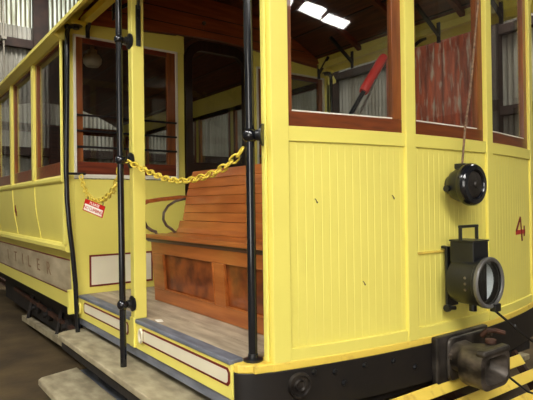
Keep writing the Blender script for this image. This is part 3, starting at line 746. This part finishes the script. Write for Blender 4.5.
for xx in (BX0 + .15, -.9, BX1 - .06):
    P = [Vector(p) for p in prof]; poly = [(p.x + .022, p.y - (.02 if p.y < 1.26 else 0)) for p in P[3:]] + [(.70, 1.70), (.66, 1.4), (.63, 1.18), (.50, 1.18)]
    MB().prism(poly, 'x', xx - .02, xx + .02).build('back_support', BENCHD, bench)
MB().prism([(.325, 1.206), (.328, 1.196), (.338, 1.186), (.345, 1.180), (.37, 1.180), (.37, 1.206)], 'x', BX0, BX1).build('seat_moulding', BENCHD, bench)
fr = MB().box(BX0 + .05, BX1, .345, .37, .752, .842).box(BX0 + .05, BX1, .345, .37, 1.10, 1.182)
for a, b in ((BX0 + .05, -1.51), (-.815, -.70), (BX1 - .05, BX1)): fr.box(a, b, .345, .37, .842, 1.10)
fp = fr.build('front_frame', BENCH, bench, bevel=.004)
for a, b in ((-1.515, -.81), (-.705, BX1 - .045)):
    MB().box(a, b, .362, .375, .838, 1.105).build('burr_panel', BURL, fp)
    q = MB().box(a + .005, b - .005, .340, .362, .842, .853).box(a + .005, a + .016, .340, .362, .842, 1.10).box(b - .016, b - .005, .340, .362, .842, 1.10).build('panel_bead', BENCH, fp, bevel=.004)
for xx in (BX0 + .05, BX1 - .03):
    MB().box(xx, xx + .025, .372, .62, .752, 1.20).build('end_panel', BENCH, bench, bevel=.003)
MB().box(BX0 + .08, BX1 - .03, .60, .62, .752, 1.18).build('rear_panel', BENCH, bench)
AX = BX0 + .085
arm = MB(); pts = [(AX - .02, .655, 1.50), (AX - .02, .58, 1.505), (AX - .02, .42, 1.49), (AX - .02, .31, 1.475), (AX - .02, .27, 1.455)]
for p, q in zip(pts[:-1], pts[1:]): arm.bar(p, q, .05, .028)
arm = arm.build('armrest', BENCH, bench, bevel=.004)
mb = MB(); mb.tube([(AX, .655, 1.50), (AX, .60, 1.492), (AX, .53, 1.475), (AX, .47, 1.44), (AX, .435, 1.39), (AX, .43, 1.34), (AX, .455, 1.295), (AX, .50, 1.265), (AX, .52, 1.245), (AX, .545, 1.232)], .010, 8)
mb.build('arm_scroll', STEEL, arm, smooth=True)
mb = MB(); mb.tube([(AX, .27, 1.45), (AX, .265, 1.40), (AX, .275, 1.34), (AX, .30, 1.29), (AX, .34, 1.262), (AX, .37, 1.252), (AX, .375, 1.23)], .012, 8)
mb.build('arm_scroll', STEEL, arm, smooth=True)

for o in bench.children_recursive:      # the panelled front leans back towards the floor
    if o.name.split('.')[0] in ('front_frame', 'burr_panel', 'panel_bead'):
        for v in o.data.vertices: v.co.y += (1.18 - v.co.z) * .07
# hand brake with red grip seen through the first front window
hb = thing('brake_lever', (-.32, .98, .75), 'red-handled black lever seen through the first front window', 'lever')
MB().lathe([(0, 0), (.09, 0), (.09, .02), (.035, .05), (.03, 1.05), (.04, 1.08), (.04, 1.16), (0, 1.17)], (-.32, .93, .752), n=16).build('column', BLACK, hb, smooth=True)
MB().tube([(-.31, .93, 1.86), (-.30, 1.03, 2.0), (-.30, 1.13, 2.13), (-.30, 1.31, 2.36)], .014).build('lever_arm', BLACK, hb, smooth=True)
MB().tube([(-.30, 1.122, 2.12), (-.30, 1.13, 2.13), (-.30, 1.30, 2.347), (-.30, 1.318, 2.37)], [.026, .031, .029, .022], 14).build('red_grip', REDP, hb, smooth=True)
MB().tube([(-.27, .95, 1.80), (-.27, 1.2, 2.2)], .007, 8).build('release_rod', STEEL, hb, smooth=True)

# ================================================================== HEADLAMP, GONG, CABLES
LY, LZ = 1.24, 1.03
hl = thing('headlamp', (.25, LY, .88), 'black carbide style headlamp with glass lens and top handle on the dash', 'headlamp')
X0 = fx(1.24)
body = MB().lathe([(0, .0), (.09, .002), (.118, .02), (.124, .05), (.124, .165), (.13, .17), (.13, .18), (.122, .185), (.122, .17), (.105, .165), (.09, .09), (.05, .05), (0, .04)], (X0 + .055, LY, LZ), (1, 0, 0), 40).build('lamp_drum', BLACK, hl, smooth=True, ang=35)
MB().lathe([(.110, .180), (.126, .178), (.131, .184), (.131, .198), (.125, .204), (.112, .200), (.110, .196)], (X0 + .055, LY, LZ), (1, 0, 0), 40).build('lens_rim', RIMM, hl, smooth=True)
MB().lathe([(0, .190), (.112, .190), (.112, .194), (0, .194)], (X0 + .055, LY, LZ), (1, 0, 0), 40).build('lens', GLASS, hl)
MB().lathe([(.1, .160), (.088, .095), (.05, .062), (0, .052)], (X0 + .052, LY, LZ), (1, 0, 0), 32).build('reflector', LENSG, hl, smooth=True)
MB().box(X0 + .16, X0 + .225, LY - .022, LY + .022, LZ - .10, LZ + .10).build('burner', BLACK, hl, bevel=.01)
bx = MB().box(X0 + .065, X0 + .205, LY - .066, LY + .072, LZ + .095, LZ + .212).build('vent_box', BLACK, hl, bevel=.008)
MB().box(X0 + .062, X0 + .208, LY - .07, LY + .076, LZ + .206, LZ + .215).build('vent_lid', BLACK, hl, bevel=.004)
xm = X0 + .135
MB().bar((xm, LY - .075, LZ + .21), (xm, LY - .075, LZ + .285), .02, .008, up=(0, 1, 0)).bar((xm, LY + .075, LZ + .21), (xm, LY + .075, LZ + .285), .02, .008, up=(0, 1, 0)).bar((xm, LY - .08, LZ + .285), (xm, LY + .08, LZ + .285), .022, .014).build('carry_handle', BLACK, hl, bevel=.003)
br = MB().box(X0 + .012, X0 + .03, LY - .02, LY + .06, LZ - .15, LZ + .17).box(X0 + .028, X0 + .062, LY - .03, LY + .06, LZ - .05, LZ + .05)
br.build('mount_bracket', BLACK, hl, bevel=.004)
MB().bar((X0 + .03, LY - .035, LZ - .16), (X0 + .03, LY - .035, LZ + .175), .016, .03, up=(0, 1, 0)).bar((X0 + .035, LY - .035, LZ + .165), (X0 + .0, LY - .035, LZ + .172), .03, .014).build('side_strap', BLACK, hl, bevel=.003)
MB().tube([(X0 + .03, LY - .06, LZ - .155), (X0 + .04, LY + .01, LZ - .16)], .012, 10).lathe([(0, -.014), (.02, -.01), (.02, .01), (0, .014)], (X0 + .035, LY - .05, LZ - .155), (0, 1, 0), 10).build('wing_screw', BLACK, hl, smooth=True)
MB().tube([(X0 + .16, LY - .01, LZ - .118), (X0 + .16, LY - .01, LZ - .155)], .02, 12).build('drain_cup', BLACK, hl, smooth=True)
MB().box(X0 + .235, X0 + .27, LY + .02, LY + .07, LZ - .15, LZ - .11).build('clamp', BLACK, hl, bevel=.004)
for dz in (.03, .0, -.03):
    MB().lathe([(0, .006), (.007, .004), (.007, 0)], (X0 + .19, LY - .124, LZ + dz), (0, -1, 0), 8).build('rivet', STEEL, hl, smooth=True)

GY, GZ = 1.262, 1.535
gg = thing('gong', (.2, GY, GZ - .1), 'round black warning gong hung below a cord on the dash', 'gong')
X1 = fx(GY)
MB().lathe([(0, -.002), (.05, 0), (.058, .02), (.078, .035), (.09, .06), (.098, .10), (.098, .115), (0, .115)], (X1 + .012, GY, GZ), (1, 0, 0), 40).build('gong_body', BLACK, gg, smooth=True, ang=35)
MB().lathe([(.098, .105), (.110, .108), (.114, .12), (.112, .145), (.102, .157), (.078, .160), (.072, .152), (.070, .13)], (X1 + .012, GY, GZ), (1, 0, 0), 40).build('gong_rim', BLACKG, gg, smooth=True)
MB().lathe([(0, .168), (.016, .166), (.02, .158), (.045, .156), (.068, .150), (.072, .135), (0, .135)], (X1 + .012, GY, GZ), (1, 0, 0), 32).build('gong_face', IRON, gg, smooth=True)
MB().box(X1 + .160, X1 + .170, GY - .05, GY + .05, GZ - .006, GZ + .006).box(X1 + .16, X1 + .17, GY - .006, GY + .006, GZ - .05, GZ + .05).build('face_cross', IRON, gg, bevel=.003)
MB().tube([(X1 + .06, GY - .06, GZ - .01), (X1 + .06, GY - .10, GZ - .02)], .012, 8).lathe([(0, -.01), (.018, -.008), (.018, .008), (0, .01)], (X1 + .06, GY - .098, GZ - .02), (0, 1, 0), 8).build('side_bolt', BLACK, gg, smooth=True)
MB().box(X1 + .06, X1 + .12, GY - .03, GY + .03, GZ + .085, GZ + .114).build('cord_lug', BLACK, gg, bevel=.004)
tag(MB().tube([(X1 + .09, GY + .0, GZ + .115), (X1 + .092, GY + .03, 1.85), (X1 + .094, GY + .08, 2.05), (X1 + .096, GY + .13, 2.35), (X1 + .10, GY + .17, 2.6), (X1 + .10, GY + .22, roofz(GY + .2) + .002)], .006, 8).build('pull_cord', ROPE, smooth=True),
    'frayed cord hanging down in front of the second window to the gong', 'cord')
x_ = X0 + .25
tag(MB().tube([(x_, LY + .045, LZ - .148), (x_ + .03, LY + .10, LZ - .20), (x_ + .05, LY + .19, LZ - .27), (x_ + .08, LY + .30, LZ - .345), (x_ + .09, LY + .42, LZ - .43), (x_ + .09, LY + .56, LZ - .52), (x_ + .05, LY + .75, LZ - .65), (x_ + .03, LY + .9, LZ - .85), (x_ + .1, LY + 1.1, .008), (x_ + .5, LY + 1.4, .006)], .0065, 8).build('electric_cable', RUBBER, smooth=True),
    'thin black cable drooping from under the headlamp to the right', 'cable')
tag(MB().tube([(xc + .25, JY + .142, JZ - .07), (xc + .31, JY + .22, JZ - .15), (xc + .32, JY + .32, JZ - .19), (xc + .30, JY + .46, JZ - .19), (xc + .26, JY + .6, JZ - .16), (xc + .2, JY + .8, JZ - .2), (xc + .15, JY + 1.0, JZ - .6), (xc + .2, JY + 1.1, .006)], .006, 8).build('looped_cable', RUBBER, smooth=True),
    'thin dark cable sagging from the coupler over the yellow slats', 'cable')

# ================================================================== CHAINS AND SIGN
def catpts(P, n):
    # Catmull-Rom through the points, resampled by length
    P = [Vector(p) for p in P]; Q = [P[0] * 2 - P[1]] + P + [P[-1] * 2 - P[-2]]; o = []
    for i in range(1, len(Q) - 2):
        for k in range(30):
            t = k / 30; a, b, c, d = Q[i - 1:i + 3]
            o.append(.5 * ((2 * b) + (c - a) * t + (2 * a - 5 * b + 4 * c - d) * t * t + (3 * b - a - 3 * c + d) * t ** 3))
    o.append(P[-1]); L_ = [0]
    for a, b in zip(o[:-1], o[1:]): L_.append(L_[-1] + (b - a).length)
    r = []; j = 0
    for i in range(n + 1):
        s_ = L_[-1] * i / n
        while j < len(o) - 2 and L_[j + 1] < s_: j += 1
        t = (s_ - L_[j]) / max(L_[j + 1] - L_[j], 1e-9); r.append(o[j].lerp(o[j + 1], min(t, 1)))
    return r
def link_mesh(Ln, w, r):
    mb = MB(); pts = []
    h = w / 2; st = Ln / 2 - h
    for a0, cx in ((-90, st), (90, -st)):
        for k in range(7):
            a = math.radians(a0 + 180 * k / 6); pts.append((cx + h * math.cos(a), h * math.sin(a), 0))
    mb.tube(pts, r, 7, True)
    return mb
LINK = None
def chain(P, label, group=None, pitch=.043):
    global LINK
    L0 = sum((Vector(b) - Vector(a)).length for a, b in zip(P[:-1], P[1:])); n = int(L0 / pitch)
    pts = catpts(P, n)
    t = thing('safety_chain', P[0], label, 'chain', group)
    for i in range(n):
        a, b = pts[i], pts[i + 1]; d = (b - a).normalized(); c = (a + b) / 2
        side = d.cross(Vector((0, 0, 1))).normalized(); upv = side.cross(d)
        ang = PI / 4 if i % 2 else -PI / 4
        u = side * math.cos(ang) + upv * math.sin(ang); w = d.cross(u)
        if LINK is None:
            o = link_mesh(.054, .032, .005).build('link', CHAINM, None, smooth=True); LINK = o
        else:
            o = LINK.copy(); COL.objects.link(o)
        mw = Matrix((d, u, w)).transposed().to_4x4(); mw.translation = c
        o.parent = t; o.matrix_parent_inverse = Matrix.Translation(Vector(P[0])).inverted(); o.matrix_basis = mw
    return t
chain([(-1.20, -.04, 1.735), (-1.12, -.02, 1.70), (-.96, .01, 1.645), (-.74, .02, 1.592), (-.52, .022, 1.573), (-.27, .03, 1.594), (-.12, .05, 1.645), (-.06, .07, 1.70)],
      'yellow chain slung across the platform entrance in front of the bench')
chain([(-2.20, .0, 1.685), (-2.10, -.01, 1.60), (-1.95, -.025, 1.525), (-1.75, -.045, 1.487), (-1.55, -.06, 1.485), (-1.35, -.07, 1.53), (-1.24, -.072, 1.60), (-1.19, -.072, 1.68)],
      'shorter yellow chain between left grab poles with a red sign on it')
# the sign hangs from the left chain, askew
e = Vector((.86, .51, 0)).normalized(); nrm = Vector((e.y, -e.x, 0)); P0 = Vector((-1.62, -.075, 0))
def onsign(px, py):
    d = FW * f_px + RT * (px - 266.5) - UP * (py - 200); t = (P0 - EYE).dot(nrm) / d.dot(nrm); return EYE + d * t
TL, TR, BL = onsign(86.8, 198.5), onsign(106.5, 206.5), onsign(86.8, 210.5)
r_ = (TR - TL); u_ = (TL - BL); W_ = r_.length; H_ = u_.length; ru = r_.normalized(); uu = nrm.cross(ru); 
if uu.z < 0: uu = -uu
nn = ru.cross(uu).normalized(); ctr = TL + r_ / 2 - uu * H_ / 2 + nn * .012
sg = thing('warning_sign', tuple(ctr), 'small red and white NO CLIMBING sign hanging askew from the left chain', 'sign')
def plate(w0, w1, h0, h1, t0, t1):
    vs = [ctr + ru * a + uu * b + nn * c for c in (t0, t1) for b in (h0, h1) for a in (w0, w1)]
    return MB().quad(vs, [(0, 2, 3, 1), (4, 5, 7, 6), (0, 1, 5, 4), (2, 6, 7, 3), (0, 4, 6, 2), (1, 3, 7, 5)])
plate(-W_ / 2, W_ / 2, -H_ / 2, H_ / 2, -.003, .002).build('sign_plate', REDP, sg, bevel=.001)
plate(-W_ / 2 + .008, W_ / 2 - .008, -H_ / 2 + .007, H_ * .12, .002, .003).build('white_field', PAPER, sg)
text_mesh('PLEASE', H_ * .34, 'sign_text', PAPER, sg, ctr + uu * H_ * .30 + nn * .003, ru, uu, nn, .0006, sx=1.0)
text_mesh('NO CLIMBING', H_ * .40, 'sign_text', REDP, sg, ctr - uu * H_ * .16 + nn * .0042, ru, uu, nn, .0006, sx=min(1.2, W_ * .9 / (H_ * .40 * 6.3)))
for a in (-.38, .38):
    p = ctr + ru * W_ * a + uu * H_ * .5
    MB().tube([p, p + uu * .02 + nn * .004], .004, 6).build('sign_tie', STEEL, sg)
tag(MB().prism([(-1.06, .085), (-1.0, .075), (-.985, .105), (-1.045, .12)], 'z', .7505, .754).build('paper_scrap', PAPER), 'small white scrap lying on the grey platform by the yellow post', 'paper scrap')

# ================================================================== LIGHT
w = bpy.data.worlds.new('sky'); S.world = w; w.use_nodes = True
w.node_tree.nodes['Background'].inputs[0].default_value = (.85, .93, 1, 1); w.node_tree.nodes['Background'].inputs[1].default_value = 2.0
S.view_settings.view_transform = 'Standard'; S.view_settings.look = 'None'; S.view_settings.gamma = 1; S.view_settings.use_curve_mapping = False
S.view_settings.exposure = 0.35
S.cycles.max_bounces = 10; S.cycles.diffuse_bounces = 5; S.cycles.glossy_bounces = 4; S.cycles.transparent_max_bounces = 16
S.cycles.use_denoising = True
S.cycles.caustics_reflective = False; S.cycles.caustics_refractive = False
S.cycles.sample_clamp_indirect = 4.0
